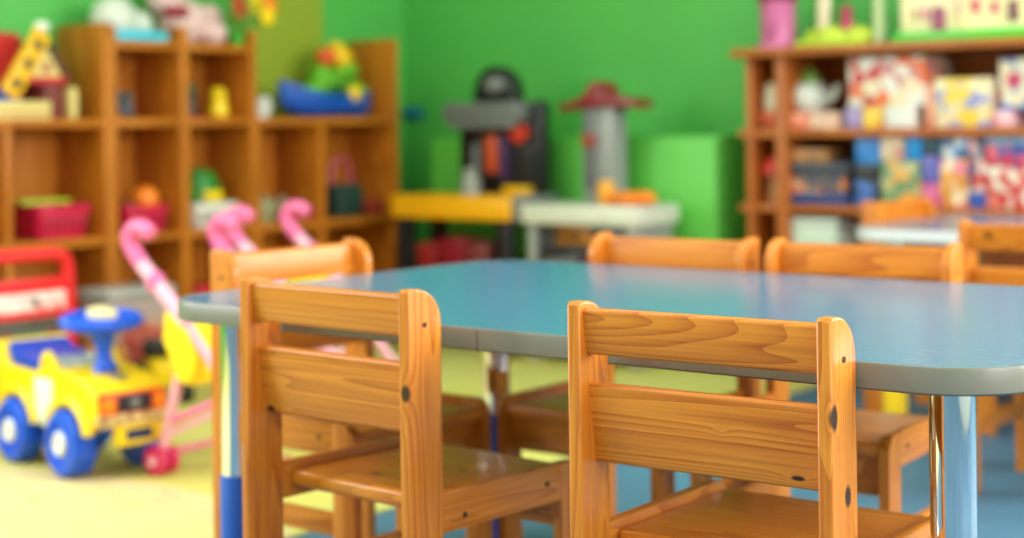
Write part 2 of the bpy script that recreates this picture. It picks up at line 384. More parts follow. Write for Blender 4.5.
def table(name, label, x0, x1, y0, y1, T, th, R, ins, sleeve, seam=None, band=None):
    cx, cy = (x0+x1)/2, (y0+y1)/2; hw, hd = (x1-x0)/2, (y1-y0)/2
    t = thing(name, label, 'table', (cx, cy, 0))
    MB().prism(rrect(-hw+.003, hw-.003, -hd+.003, hd-.003, R-.003), 'z', T-th, T, .0).build('tabletop', TOPM, t)
    b = MB(); o = rrect(-hw, hw, -hd, hd, R); i_ = rrect(-hw+.004, hw-.004, -hd+.004, hd-.004, R-.004)
    bb = bmesh.new(); n = len(o)
    zz = (T-th-.001, T-th+.0015, T-.003, T-.0005, T+.0006)
    ring = [(i_, zz[0])] + [([(p[0]*1, p[1]*1) for p in o], z) for z in zz[1:3]] + [([((p[0]*.6+q[0]*.4), (p[1]*.6+q[1]*.4)) for p, q in zip(o, i_)], T+.0004), (i_, T+.0006), (i_, T-.004)]
    vs = [[bb.verts.new((p[0], p[1], z)) for p in pts] for pts, z in ring]
    for a in range(len(vs)-1):
        for k in range(n): bb.faces.new((vs[a][k], vs[a][(k+1) % n], vs[a+1][(k+1) % n], vs[a+1][k]))
    bb.faces.new(vs[0][::-1])
    b._merge(bb)
    if seam is not None: b.box((seam-cx-.0008, -hd-.0003, T-th), (seam-cx+.0008, -hd+.002, T-.002), 0, 1)
    b.build('edge_band', [band or BAND, SEAM], t)
    for lx, ly in ((-hw+ins[0], -hd+ins[2]), (hw-ins[1], -hd+ins[2]), (-hw+ins[0], hd-ins[2]), (hw-ins[1], hd-ins[2])):
        M = Matrix.Translation((lx, ly, 0))
        l = MB().lathe([(0, .012), (.0255, .012), (.0255, T-th-.002), (0, T-th-.002)], 32, 0, M).build('leg', CHROME, t)
        MB().lathe([(0, 0), (.026, 0), (.029, .003), (.0285, .230), (.0265, .234), (0, .234)], 32, 0, M).build('leg_sleeve', sleeve, l)
        MB().lathe([(0, T-th-.006), (.044, T-th-.006), (.044, T-th-.0015), (0, T-th-.0015)], 24, 0, M).build('mounting_plate', DGRY, l)
    return t
table('play_table', 'teal blue rectangular table with rounded corners and chrome legs, chairs all around it', -1.965, -.615, 1.573, 2.424, .5087, .028, .11, (.081, .105, .107), SLB, seam=-1.31)
table('far_table', 'blue topped table with yellow-sleeved legs standing before the bookcase', -1.80, -.5, 3.56, 4.24, .505, .028, .1, (.085, .11, .1), SLY, band=LITBAND)

# ------------------------------------------------------------------ left shelf units
XF, XBK = -3.97, -4.21
def ly(y): return 2.69 + (y-2.705)*.957
def shelf_unit(name, label, y0, y1, parts):
    t = thing(name, label, 'shelf unit', ((XF+XBK)/2, (y0+y1)/2, 0))
    hx_, cy = (XF-XBK)/2, (y0+y1)/2
    for nm, (ya, yb, za, zb) in parts:
        m = SZ if nm in ('side_panel', 'divider', 'back_panel') else SY
        if nm == 'back_panel': MB().box((-hx_, ya-cy, za), (-hx_+.008, yb-cy, zb)).build(nm, m, t)
        elif nm == 'plinth': MB().box((-hx_+.02, ya-cy, za), (hx_-.02, yb-cy, zb)).build(nm, m, t)
        else: MB().box((-hx_+.009, ya-cy, za), (hx_-(.004 if nm == 'shelf' else 0), yb-cy, zb), .002).build(nm, m, t)
    return t
B0, B1, B2 = (.075, .097), (.421, .445), (.777, .801)
Y0, Y1, Y2, Y3 = 2.30, 3.052, 3.645, 4.335
w = .024
def shelves(ya, yb, lst): return [('shelf', (ya, yb, *z)) for z in lst]
dv = 2.69
shelf_unit('cubby_shelf', 'wooden cubby shelf under the toy house, nearest the red toy easel', Y0, Y1-.002,
    [('side_panel', (Y0, Y0+w, 0, .801)), ('side_panel', (Y1-.002-w, Y1-.002, 0, 1.092)), ('divider', (dv-w/2, dv+w/2, .098, .420))]
    + [('divider', (dv-w/2, dv+w/2, .446, .776)), ('back_panel', (Y0, Y1-.002, .03, .785)), ('plinth', (Y0+w, Y1-w-.002, 0, .075))]
    + shelves(Y0+w, Y1-w-.002, (B0, B1, B2)))
dm = 3.338
shelf_unit('tall_cubby_shelf', 'tall two-column wooden cubby shelf carrying the cloud toy and plush toy', Y1, Y2-.002,
    [('side_panel', (Y1, Y1+.02, 0, 1.085)), ('side_panel', (Y2-.002-w, Y2-.002, 0, 1.092)), ('divider', (dm-.016, dm+.016, .03, 1.092)), ('back_panel', (Y1, Y2-.002, .03, 1.038)),
     ('plinth', (Y1+.02, dm-.016, 0, .075)), ('plinth', (dm+.016, Y2-w-.002, 0, .075))]
    + shelves(Y1+.02, dm-.016, (B0, B1, B2, (1.018, 1.04))) + shelves(dm+.016, Y2-w-.002, (B0, B1, B2, (1.018, 1.04))))
de = 3.945
shelf_unit('low_cubby_shelf', 'low wooden cubby shelf with a tall end panel beside the blue toy boat', Y2, Y3,
    [('side_panel', (Y2, Y2+.012, 0, .801)), ('side_panel', (Y3-w, Y3, 0, 1.086)), ('divider', (de-w/2, de+w/2, .098, .420)), ('divider', (de-w/2, de+w/2, .446, .776)),
     ('back_panel', (Y2, Y3, .03, .785)), ('plinth', (Y2+.012, Y3-w, 0, .075))]
    + shelves(Y2+.012, Y3-w, (B0, B1, B2)))

# ------------------------------------------------------------------ toys on the left shelves
Z2, Z1 = .8015, .4455
# toy house with slide
t = thing('toy_playhouse', 'wooden toy playhouse with a yellow dotted slide on the shelf top', 'toy house', (-4.070, 2.80, Z2))
t.scale = (.9, .88, .95)
MB().box((-.09, -.16, 0), (.085, .06, .055), .003).build('base', plastic('cream_wood', (222, 200, 124), .5), t)
MB().box((-.06, -.13, .055), (.0, -.0, .10), .003).build('bench', BLU, t)
MB().prism([(-.2, .055), (-.2, .14), (-.14, .205), (-.08, .252), (-.02, .275), (.05, .27), (.05, .055)], 'x', -.1, -.065, .002).build('back_wall', plastic('red_paint', (200, 36, 36), .5), t)
b = MB(); b.prism([(.055, 0), (.128, 0), (.128, .12), (.055, .12)], 'x', -.09, .06, .002); b.build('wall', plastic('brown_paint', (120, 44, 40), .5), t)
MB().prism([(-.005, .12), (.13, .12), (.065, .215), (.05, .215)], 'x', -.085, .062, .002).build('gable', plastic('cream_wood', (222, 200, 124), .5), t)
MB().box((-.09, -.01, .112), (.07, .138, .132), .003).build('roof_edge', plastic('red_paint', (200, 36, 36), .5), t)
MB().prism([(.058, .235), (.14, .115), (.156, .115), (.066, .25)], 'x', -.09, .07, .001).build('roof', plastic('dark_brown_paint', (84, 44, 38), .5), t)
b = MB(); A, D = Vector((.07, -.09, .075)), Vector((.06, .045, .268)); ax = (D-A)
M = Matrix.Translation((A+D)/2) @ Matrix.Rotation(-math.atan2(ax.z, ax.y)+0, 4, 'X').inverted()
b.box((-.012, -ax.length/2, -.033), (.012, ax.length/2, .033), .005, M=M)
sl = b.build('slide', plastic('yellow_paint', (236, 178, 8), .45), t)
for k in (-.32, 0, .3):
    h = MB(); h.lathe([(0, -.0135), (.0175, -.0135), (.0175, .0135), (0, .0135)], 14, 0, M @ Matrix.Translation((0, k*ax.length, 0)) @ Matrix.Rotation(PI/2, 4, 'Y')); h.build('dot', BLK, sl)
MB().box((.0615, .045, .145), (.0635, .075, .175), .0).build('window', plastic('gable_red', (170, 70, 40), .5), t)
MB().box((.0855, -.14, .018), (.087, .05, .024), 0).build('stripe', plastic('stripe_red', (176, 90, 50), .5), t)
MB().ball((.06, .045, .287), (.02, .03, .018)).build('finial', WHT, t)
MB().box((.03, .145, 0), (.075, .178, .10), .01).build('chimney_post', plastic('cream_wood', (222, 200, 124), .5), t)
# cloud toy
t = thing('cloud_toy', 'white domed toy on a light blue base on top of the tall shelf', 'toy', (-4.060, 3.1685, 1.0405))
MB().box((-.085, -.09, 0), (.085, .115, .035), .012).build('base', CYA, t)
b = MB(); b.ball((0, -.035, .07), (.075, .075, .075)); b.ball((0, .04, .055), (.07, .06, .05)); b.ball((0, -.065, .055), (.06, .04, .045))
b.build('dome', plastic('dome_white', (204, 206, 196)), t)
# plush
FUR = mat('pale_pink_plush', (226, 190, 186), .9, 0, .25, 60, 0, .6)
t = thing('plush_toy', 'pale pink plush toy with a dark red bow on top of the tall shelf', 'plush toy', (-4.105, 3.4747, 1.0405))
b = MB(); b.ball((0, -.02, .075), (.07, .10, .075)); b.ball((0, -.10, .15), (.06, .065, .065)); b.ball((.06, -.08, .04), (.03, .04, .04)); b.ball((.05, .06, .04), (.04, .05, .04))
b.ball((0, -.13, .225), (.015, .02, .04)); b.ball((0, -.07, .225), (.015, .02, .04)); b.ball((.02, .07, .09), (.04, .05, .05)); b.build('body', FUR, t)
b = MB(); b.ball((.055, -.12, .105), (.015, .03, .02)); b.ball((.055, -.075, .105), (.015, .03, .02)); b.ball((.06, -.098, .105), .012); b.build('bow', plastic('bow_red', (150, 30, 50), .7), t)
# flowers
t = thing('artificial_flowers', 'orange and yellow artificial flowers in a small green pot on the tall shelf', 'flowers', (-3.998, 3.585, 1.0405))
MB().lathe([(0, 0), (.018, 0), (.024, .045), (.02, .045), (.017, .04), (0, .04)], 20).build('pot', GRN, t)
b = MB()
pts = [(.0, .07, .11), (.02, .12, .135), (.0, .0, .15), (.03, .05, .17), (0, .13, .19), (.04, -.03, .12), (.03, .10, .10), (.02, -.02, .20)]
for p in pts: b.tube([(0, 0, .035), (p[0]*.4, p[1]*.3, .07), p], .004, 6, smooth=1)
for k in range(16):
    a = random.uniform(0, 6.28); b.ball((.02*math.cos(a), .04+.06*math.sin(a), random.uniform(.07, .14)), (.014, .028, .012), 0, 8)
b.build('leaves', plastic('leaf_green', (108, 150, 50), .6), t)
fl = [YEL, ORG, plastic('brick_red_petals', (176, 70, 30), .6)]
for i, p in enumerate(pts):
    b = MB()
    for k in range(6):
        a = k*PI/3; b.ball((p[0]+.01, p[1]+.02*math.cos(a), p[2]+.02*math.sin(a)), (.008, .014, .014), 0, 8)
    b.ball((p[0]+.016, p[1], p[2]), .011, 0, 8); b.build('blossom', fl[i % 3], t)
# police car
t = thing('toy_car', 'small black toy car with a white cabin in the tall shelf, middle row', 'toy car', (-4.040, 3.1398, Z2))
MB().prism([(-.06, .012), (-.06, .05), (-.035, .055), (-.02, .085), (.03, .085), (.045, .055), (.062, .05), (.062, .012)], 'y', -.028, .028, .006).build('body', BLK, t)
MB().prism([(-.03, .056), (-.018, .08), (.028, .08), (.04, .056)], 'y', -.0285, .0285, 0).build('cabin', WHT, t)
for sx in (-.037, .037):
    for sy in (-.026, .026):
        MB().lathe([(0, -.006), (.014, -.006), (.016, 0), (.014, .006), (0, .006)], 16, 0, Matrix.Translation((sx, sy, .016)) @ Matrix.Rotation(PI/2, 4, 'X')).build('wheel', BLK, t)
t.rotation_euler = (0, 0, -.5)
# yellow figure + dark figure
t = thing('toy_figure', 'yellow toy figure in the tall shelf beside the dark toy', 'toy', (-4.040, 3.5369, Z2))
b = MB(); b.lathe([(0, 0), (.03, 0), (.034, .02), (.028, .055), (0, .06)], 18); b.ball((0, 0, .075), .028); b.build('body', YEL, t)
MB().box((-.02, -.032, 0), (.03, .032, .008), .003).build('base', plastic('red_base', (170, 40, 34)), t)
b = MB(); b.ball((.026, -.01, .08), .004, 0, 8); b.ball((.026, .01, .08), .004, 0, 8); b.build('eyes', BLK, t)
t = thing('toy_figure', 'dark green and black toy figure in the tall shelf beside the yellow toy', 'toy', (-4.060, 3.4269, Z2), 0)
b = MB(); b.lathe([(0, 0), (.03, 0), (.03, .07), (.02, .08), (0, .08)], 16); b.build('body', BLK, t)
MB().ball((0, .005, .095), (.026, .026, .022)).build('cap', plastic('dark_green_plastic', (20, 84, 60)), t)
MB().box((-.025, -.045, 0), (.035, .035, .012), .003).build('base', DRED, t)
# white cup by boat
t = thing('toy_cup', 'white toy cup on the low shelf beside the blue boat', 'toy cup', (-4.050, 3.7379, Z2))
MB().lathe([(0, 0), (.022, 0), (.03, .07), (.026, .07), (.02, .01), (0, .01)], 20).build('bowl', WHT, t)
MB().tube([(0, .026, .055), (0, .045, .05), (0, .042, .025), (0, .024, .02)], .004, 8, smooth=2).build('handle', WHT, t)
# boat
t = thing('toy_boat', 'blue toy boat full of green, red and yellow toys on the low shelf', 'toy boat', (-4.070, 4.0585, Z2))
b = bmesh.new(); secs = []
n = 13
for i in range(n):
    u = i/(n-1); y = -.215 + .41*u
    wd = .072*(1-(abs(u-.55)/.55)**2.6)+.012; top = .08 + .05*(max(0, .45-u)/.45)**1.6 + .02*(max(0, u-.8)/.2)
    bot = 0 + .05*(max(0, .3-u)/.3)**2
    row = []
    for k in range(9):
        a = -PI/2 + PI*k/8
        row.append(b.verts.new((wd*math.sin(a), y + .03*(max(0, .3-u)/.3)*0, bot + (top-bot)*(1-math.cos(a)**.6 if abs(math.cos(a)) > 1e-6 else 1))))
    secs.append(row)
for i in range(n-1):
    for k in range(8): b.faces.new((secs[i][k], secs[i][k+1], secs[i+1][k+1], secs[i+1][k]))
b.faces.new(secs[0]); b.faces.new(secs[-1][::-1])
for i in range(n-1): b.faces.new((secs[i][0], secs[i+1][0], secs[i+1][8], secs[i][8]))
MB()._merge(b).build('hull', plastic('boat_blue', (20, 84, 186)), t)
gp = [(-.02, .12), (.06, .14), (.14, .11), (.0, .16), (.1, .17), (-.06, .09), (.17, .09)]
b = MB()
for y, z in gp: b.ball((random.uniform(-.02, .02), y, z), (.045, .05, .035), 0, 10)
b.build('foliage', plastic('boat_green', (104, 176, 36), .6), t)
MB().ball((.01, -.0, .215), (.035, .04, .035)).build('berry', plastic('boat_red', (226, 80, 28)), t)
b = MB(); b.ball((.01, .075, .215), (.04, .05, .04)); b.ball((.0, .06, .25), (.03, .03, .025)); b.build('blossom', plastic('boat_yellow', (240, 190, 20)), t)
MB().ball((.075, .075, .085), (.02, .03, .03)).build('emblem', plastic('boat_yellow', (240, 190, 20)), t)
# baskets
def basket(name, label, y, z, m, hw, hh, d, rim=.012, slots=6):
    t = thing(name, label, 'basket', (-4.08, y, z))
    b = bmesh.new()
    loops = []
    for (s, zz, k) in ((.86, .002, 1), (1, hh-.02, 1), (1.05, hh-.02, 1), (1.05, hh, 1), (.97, hh, 1), (.84, .008, 1)):
        loops.append([b.verts.new((px*s, py*s, zz)) for px, py in rrect(-d, d, -hw, hw, .03, 5)])
    n = len(loops[0])
    for a in range(len(loops)-1):
        for k in range(n): b.faces.new((loops[a][k], loops[a][(k+1) % n], loops[a+1][(k+1) % n], loops[a+1][k]))
    b.faces.new(loops[0][::-1]); b.faces.new(loops[-1])
    MB()._merge(b).build('tub', m, t)
    s_ = MB()
    for i in range(slots):
        yy = -hw*.7 + 1.4*hw*i/(slots-1)
        s_.box((d*.9, yy-.006, hh*.25), (d*.985, yy+.006, hh*.7), .002)
    s_.build('ribs', plastic('rib_'+m.name, tuple(int(c*.8) for c in (200, 200, 200)) if m is WHT else (150, 16, 50)), t)
    return t
PKR = plastic('raspberry_plastic', (206, 26, 70))
basket('toy_basket', 'raspberry red basket with a lime lid edge in the left cubby', 2.90, Z1, PKR, .095, .10, .09)
t = MB().box((-.05, -.085, 0), (.05, .085, .012), .004).build('lime_tray', LIM, loc=(-4.080, 2.8623, Z1+.1055)); tag(t, 'flat lime green tray lying on the raspberry basket', 'tray')
basket('toy_basket', 'red basket holding the orange ball in the second cubby', 3.2116, Z1, PKR, .085, .085, .085)
tag(MB().ball((0, 0, 0), .043, 0, 24).build('toy_ball', ORG, loc=(-4.040, 3.2307, Z1+.103)), 'orange toy ball in the red basket', 'ball')
basket('toy_basket', 'white ribbed basket under the green dome in the third cubby', 3.4939, Z1, WHT, .09, .08, .085, slots=9)
t = thing('toy_dome', 'green domed toy with yellow front in the white basket', 'toy', (-4.080, 3.4843, Z1+.085))
MB().lathe([(0, 0), (.075, 0), (.07, .05), (.05, .095), (0, .115)], 24).build('shell', plastic('shell_green', (40, 128, 36)), t)
MB().box((.05, -.04, .0), (.085, .03, .035), .01).build('front', YEL, t)
# items in the low shelf cubbies
t = thing('toy_teapot', 'grey-green toy teapot in the low shelf left cubby', 'toy teapot', (-4.060, 3.7379, Z1))
b = MB(); b.lathe([(0, 0), (.04, 0), (.055, .035), (.05, .07), (.025, .09), (0, .1)], 20); b.build('pot', plastic('sage_plastic', (150, 150, 110)), t)
MB().tube([(0, .05, .03), (0, .085, .05), (0, .1, .085)], .01, 8, smooth=1).build('spout', plastic('sage_plastic', (150, 150, 110)), t)
tag(MB().box((-.07, -.07, 0), (.07, .07, .045), .01).build('toy_box', plastic('dusty_red', (150, 56, 40)), loc=(-4.06, 3.868, Z1)), 'dusty red toy box in the low shelf beside the teapot', 'box')
t = thing('toy_bag', 'dark toy bag with a pink handle in the low shelf right cubby', 'toy bag', (-4.050, 4.1111, Z1))
MB().box((-.05, -.07, 0), (.05, .07, .12), .02).build('bag', plastic('dark_teal', (40, 62, 56)), t)
MB().tube([(0, -.05, .11), (0, -.045, .19), (0, .0, .215), (0, .045, .19), (0, .05, .11)], .012, 10, smooth=2).build('handle', plastic('dull_pink', (180, 76, 84)), t)
tag(MB().box((-.05, -.045, 0), (.05, .045, .06), .01).build('toy_box', plastic('brick_red', (150, 52, 40)), loc=(-4.050, 4.2403, Z1)), 'brick red toy box against the tall end panel', 'box')
# lower row
t = thing('storage_box', 'clear storage box with grey lid under the raspberry basket', 'box', (-3.880, 3.0297, .0045))
CLR, nt, bs = new_mat('frosted_clear_plastic'); bs.inputs['Base Color'].default_value = lin((214, 190, 186)); bs.inputs['Roughness'].default_value = .35; bs.inputs['Transmission Weight'].default_value = .35
MB().box((-.07, -.12, .002), (.07, .12, .27), .02, seg=3).build('tub', CLR, t)
MB().box((-.076, -.126, .27), (.076, .126, .30), .01).build('lid', plastic('lid_grey', (170, 170, 168)), t)
MB().box((.0702, -.08, .05), (.0715, .08, .2), .0).build('label_panel', print_mat('box_print_red', [(190, 90, 80), (210, 150, 130), (170, 60, 60)], 22), t)
t = thing('teddy_bear', 'small tan teddy bear behind the blue steering wheel', 'teddy bear', (-3.72, 2.79, .0045))
TED = mat('tan_plush', (196, 138, 76), .9, 0, .2, 80, 0, .5)
b = MB(); b.ball((0, 0, .09), (.055, .06, .09)); b.ball((.01, 0, .205), (.045, .05, .045)); b.ball((0, -.042, .245), .018); b.ball((0, .042, .245), .018)
b.ball((.05, -.045, .03), (.05, .025, .03)); b.ball((.05, .045, .03), (.05, .025, .03)); b.ball((.03, -.065, .12), (.025, .02, .045)); b.ball((.03, .065, .12), (.025, .02, .045)); b.build('body', TED, t)
b = MB(); b.ball((.055, 0, .198), (.015, .02, .015)); b.build('muzzle', CRM, t)
tag(MB().box((-.08, -.07, 0), (.08, .07, .165), .02).build('toy_chest', plastic('chest_red', (190, 24, 30)), loc=(-4.060, 3.4508, .0975)), 'red toy chest in the tall shelf bottom cubby', 'toy chest')
t = thing('toy_tractor', 'yellow and black toy tractor on the mat behind the pink stroller', 'toy tractor', (-3.60, 2.93, .0045), -.5)
MB().box((-.09, -.04, .05), (.09, .04, .12), .015).build('body', YEL, t)
MB().box((-.08, -.045, .12), (.0, .045, .17), .012).build('cab', BLK, t)
for sx, r in ((-.055, .055), (.065, .035)):
    for sy in (-.055, .055):
        wl = MB().lathe([(0, -.018), (r*.8, -.018), (r, -.01), (r, .01), (r*.8, .018), (0, .018)], 20, 0, Matrix.Translation((sx, sy, r)) @ Matrix.Rotation(PI/2, 4, 'X')).build('wheel', BLK, t)
        MB().lathe([(0, -.02), (r*.5, -.02), (r*.5, .02), (0, .02)], 16, 0, Matrix.Translation((sx, sy, r)) @ Matrix.Rotation(PI/2, 4, 'X')).build('hub', YEL, wl)

# ------------------------------------------------------------------ red toy frame
t = thing('toy_easel', 'red tubular toy easel with a white striped panel behind the toy truck', 'toy easel', (-3.42, 2.31, .0045))
yr, yl, zt = .178, -.185, .447
b = MB(); b.tube([(0, yl, .012), (0, yl, zt-.03), (0, yl+.012, zt), (0, yl+.04, zt+.012), (0, yr-.04, zt+.012), (0, yr-.012, zt), (0, yr, zt-.03), (0, yr, .012)], .0185, 14, smooth=2)
b.build('frame', RED, t)
MB().box((-.012, yl+.012, .365), (.012, yr-.012, .40), .005).build('top_rail', RED, t)
p = MB().box((-.006, yl+.012, .318), (.010, yr-.012, .366), .003).build('panel', print_mat('red_white_print', [(236, 220, 216), (240, 200, 196), (232, 150, 150), (240, 232, 228)], 40), t)
MB().lathe([(0, 0), (.012, 0), (.012, .003), (0, .003)], 16, 0, Matrix.Translation((.0095, .07, .342)) @ Matrix.Rotation(PI/2, 4, 'Y')).build('emblem', GRY, p)
MB().box((-.012, yl+.012, .30), (.012, yr-.012, .3175), .005).build('lower_rail', RED, t)
for y in (yl, yr): MB().tube([(-.12, y, .02), (.12, y, .02)], .018, 12).build('foot', RED, t)
t = thing('storage_crate', 'dark crate of mixed toys standing behind the red toy easel', 'crate', (-3.74, 2.46, .0045))
b = bmesh.new(); MB().box((-.12, -.16, .001), (.12, .16, .28), .01).build('crate', plastic('crate_grey', (88, 82, 78)), t)
MB().box((.1201, -.13, .05), (.122, .13, .24), 0).build('front_print', print_mat('crate_print', [(150, 60, 70), (80, 96, 110), (90, 120, 110), (120, 100, 96)], 16, 4), t)

# ------------------------------------------------------------------ toy truck
t = thing('toy_truck', 'yellow ride-on toy truck with blue wheels and blue steering wheel', 'toy truck', (-3.085, 2.272, .0045), math.radians(-8))
wx, wr, az = .12, .075, .078
prof = [(-.25, .125), (-.255, .23), (-.243, .27), (-.222, .273), (-.20, .237), (-.18, .217), (-.05, .213), (-.03, .226), (.02, .229), (.10, .226), (.185, .213), (.222, .19), (.232, .165), (.23, .115)]
nose = .017
prof += arc(wx, az, .09, 24, 156, 10) + arc(-wx, az, .09, 24, 156, 10)
MB().prism(prof, 'y', -.088, .088, .009, seg=3).build('body', YEL, t)
for sx in (-wx, wx):
    for s in (-1, 1):
        pts = [(sx+.092*math.cos(a), s*.093, az+.092*math.sin(a)) for a in [math.radians(v) for v in range(15, 166, 15)]]
        M = None
        MB().tube(pts, .014, 10).build('wheel_arch', YEL, t)
b = MB(); b.prism([(-.20, .238), (-.18, .217), (-.036, .213), (-.034, .238), (-.09, .24), (-.16, .248), (-.202, .268)], 'y', -.076, .076, .006, seg=2); b.build('seat', plastic('seat_blue', (14, 66, 196)), t)
for s in (-1, 1): MB().tube([(-.022, s*.078, .21), (-.016, s*.077, .25), (.0, s*.076, .258), (.035, s*.076, .222)], .011, 8, smooth=1).build('windscreen_post', YEL, t)
MB().prism([(-.008, .222), (-.004, .25), (.008, .25), (.04, .222)], 'y', -.062, .062, .003).build('dashboard', print_mat('dash_print', [(160, 165, 175), (200, 200, 200), (110, 116, 140)], 40), t)
b = MB(); b.lathe([(.03, 0), (.028, .01), (.018, .03), (.017, .05), (.03, .085), (.05, .11), (0, .11)], 20, 0, Matrix.Translation((.118, 0, .222)) @ Matrix.Rotation(-.12, 4, 'Y')); b.build('steering_column', BLU, t)
MS = Matrix.Translation((.103, 0, .335)) @ Matrix.Rotation(.16, 4, 'Y')
ang = [2*PI*k/28 for k in range(29)]
b = MB(); b.tube([(.052*math.cos(a), .085*math.sin(a), 0) for a in ang], .0155, 12, 0, MS); b.box((-.045, -.03, -.012), (.045, .03, .012), .01, 0, 3, MS); b.box((-.02, -.075, -.01), (.02, .075, .01), .009, 0, 3, MS)
sw = b.build('steering_wheel', BLU, t)
MB().lathe([(0, .011), (.036, .011), (.034, .024), (.02, .03), (0, .031)], 20, 0, MS).build('horn_pad', CRM, sw)
b = MB(); b.box((0.2170, -.08, .143), (0.2420, .08, .19), .006); g = b.build('grille', plastic('grille_red', (232, 30, 32)), t)
MB().box((0.2415, -.042, .148), (0.2445, .042, .186), .003).build('grille_panel', plastic('grille_black', (46, 40, 44)), g)
MB().lathe([(0, 0), (.012, 0), (.012, .003), (0, .003)], 16, 0, Matrix.Translation((0.2445, 0, .168)) @ Matrix.Rotation(PI/2, 4, 'Y')).build('emblem', GRY, g)
for s in (-1, 1): MB().box((0.2400, s*.063-.016, .15), (0.2455, s*.063+.016, .184), .004).build('headlight', plastic('headlight_orange', (250, 140, 20)), g)
MB().box((.212, -.088, .118), (0.2450, .088, .146), .008).build('bumper', print_mat('bumper_print', [(206, 172, 110), (170, 130, 80), (220, 190, 130)], 70), t)
pl_ = MB().box((0.2220, -.045, .072), (0.2395, .075, .12), .006).build('number_plate', YEL, t)
MB().box((0.2395, -.02, .085), (0.2405, .045, .108), 0).build('plate_panel', NAVY, pl_)
MB().lathe([(0, .0), (.022, .0), (.02, .004), (0, .005)], 18, 0, Matrix.Translation((.172, 0, .215))).build('bonnet_emblem', GRY, t)
MB().box((-.04, -.0945, .10), (.04, -.0875, .205), .003).build('side_decal', print_mat('decal_print', [(236, 232, 226), (232, 200, 200), (190, 210, 226), (240, 236, 232), (238, 234, 230)], 22, 3), t)
lug_r = .06
for sx in (-wx, wx):
    for s in (-1, 1):
        M = Matrix.Translation((sx, s*.088, wr)) @ Matrix.Rotation(PI/2*(-s), 4, 'X')
        wl = MB().lathe([(0, -.03), (.05, -.03), (.066, -.028), (.072, -.02), (.072, .02), (.066, .03), (.05, .032), (.046, .024), (0, .024)], 36, 0, M, lug=.05).build('wheel', BLU, t)
        MB().lathe([(0, .024), (.026, .024), (.028, .03), (.02, .036), (.01, .03), (0, .034)], 20, 0, M).build('hub', WHT, wl)
lug_r = 1e9

# ------------------------------------------------------------------ doll strollers
def stroller(label, loc, rotz):
    t = thing('doll_stroller', label, 'doll stroller', loc, rotz, 'pink doll strollers')
    hw = .135
    for s in (-1, 1):
        y = s*hw
        hook = [(-.055, y, .465), (-.087, y, .50), (-.097, y, .525), (-.08, y, .547), (-.047, y, .549), (-.027, y, .532)]
        tb = MB().tube([(.085, y, .338), (.02, y, .398), (-.055, y, .465)], .0175, 10).build('frame_tube', LPINK, t)
        MB().tube(hook, .0185, 12, smooth=2).build('handle', PINK, tb)
        MB().ball((-.01, y, .425), (.021, .022, .026)).build('joint', PINK, tb)
        MB().tube([(.085, y, .338), (.16, y*.9, .24), (.33, y*.8, .05)], .011, 10).build('front_leg', LPINK, t)
        MB().tube([(.09, y, .335), (.055, y, .21), (.0, y, .045)], .0115, 10, smooth=1).build('rear_leg', LPINK, t)
        for (x, yy) in ((0, y), (.33, y*.8)):
            for o in (-.016, .016):
                M = Matrix.Translation((x, yy+o, .033)) @ Matrix.Rotation(PI/2, 4, 'X')
                wl = MB().lathe([(0, -.012), (.022, -.012), (.032, -.008), (.033, .0), (.032, .008), (.022, .012), (0, .012)], 24, 0, M).build('wheel', MAG, t)
                MB().lathe([(0, -.014), (.012, -.014), (.012, .014), (0, .014)], 14, 0, M).build('hub', LPINK, wl)
    MB().tube([(.02, -hw, .09), (.17, hw*.9, .20)], .008, 8).build('cross_brace', LPINK, t)
    MB().tube([(.02, hw, .09), (.17, -hw*.9, .20)], .008, 8).build('cross_brace', LPINK, t)
    MB().tube([(.0, -hw, .045), (.0, hw, .045)], .007, 8).build('axle', PINK, t)
    MB().tube([(.03, -hw, .12), (.2, -hw*.88, .19)], .008, 8).build('side_brace', PINK, t)
    CL = mat('yellow_cloth', (252, 216, 20), .8, 0, .06, 40)
    prof = [(.025, .365), (.075, .352), (.095, .325), (.122, .265), (.115, .225), (.10, .205), (.06, .212), (.045, .25), (.018, .30)]
    MB().prism(prof, 'y', -hw-.014, hw+.014, .012, seg=3).build('seat_sling', CL, t)
    return t
AX = math.atan2(.3, .14)      # bearing of its axle in the camera's ground frame
rot = YAW + AX - PI/2 
s1 = stroller('pink doll stroller with yellow seat standing in front of the toy truck', (-2.838, 2.432, .0045), rot-.16)
s2 = dup(s1, (-3.119, 2.967, .0045), rot, 'pink doll stroller behind the table-end chair, only its handles showing')

# ------------------------------------------------------------------ green cupboards by the back wall
GRB = mat('green_board', (98, 194, 76), .45, 0, .03, 4)
def green_cupboard(name, label, x0, x1, y0, y1, z, doors):
    t = thing(name, label, 'cupboard', ((x0+x1)/2, (y0+y1)/2, 0)); hw, hd = (x1-x0)/2, (y1-y0)/2
    MB().box((-hw, -hd+.02, 0), (hw, hd, z), .003).build('body', GRB, t)
    for i in range(doors):
        a, b_ = -hw+2*hw*i/doors+.003, -hw+2*hw*(i+1)/doors-.003
        d = MB().box((a, -hd, .02), (b_, -hd+.018, z-.01), .003).build('door', GRB, t)
        MB().ball(((a+b_)/2+(b_-a)*.35, -hd-.008, z*.55), (.012, .01, .012), 0, 12).build('knob', GRB, d)
    return t
green_cupboard('green_cupboard', 'bright green cupboard between the toy kitchen and the bookcase', -3.03, -2.66, 4.40, 4.64, .722, 1)
green_cupboard('green_cupboard', 'shaded green cupboard behind the toy tool bench and grill tower', -3.90, -3.05, 4.43, 4.64, .722, 2)

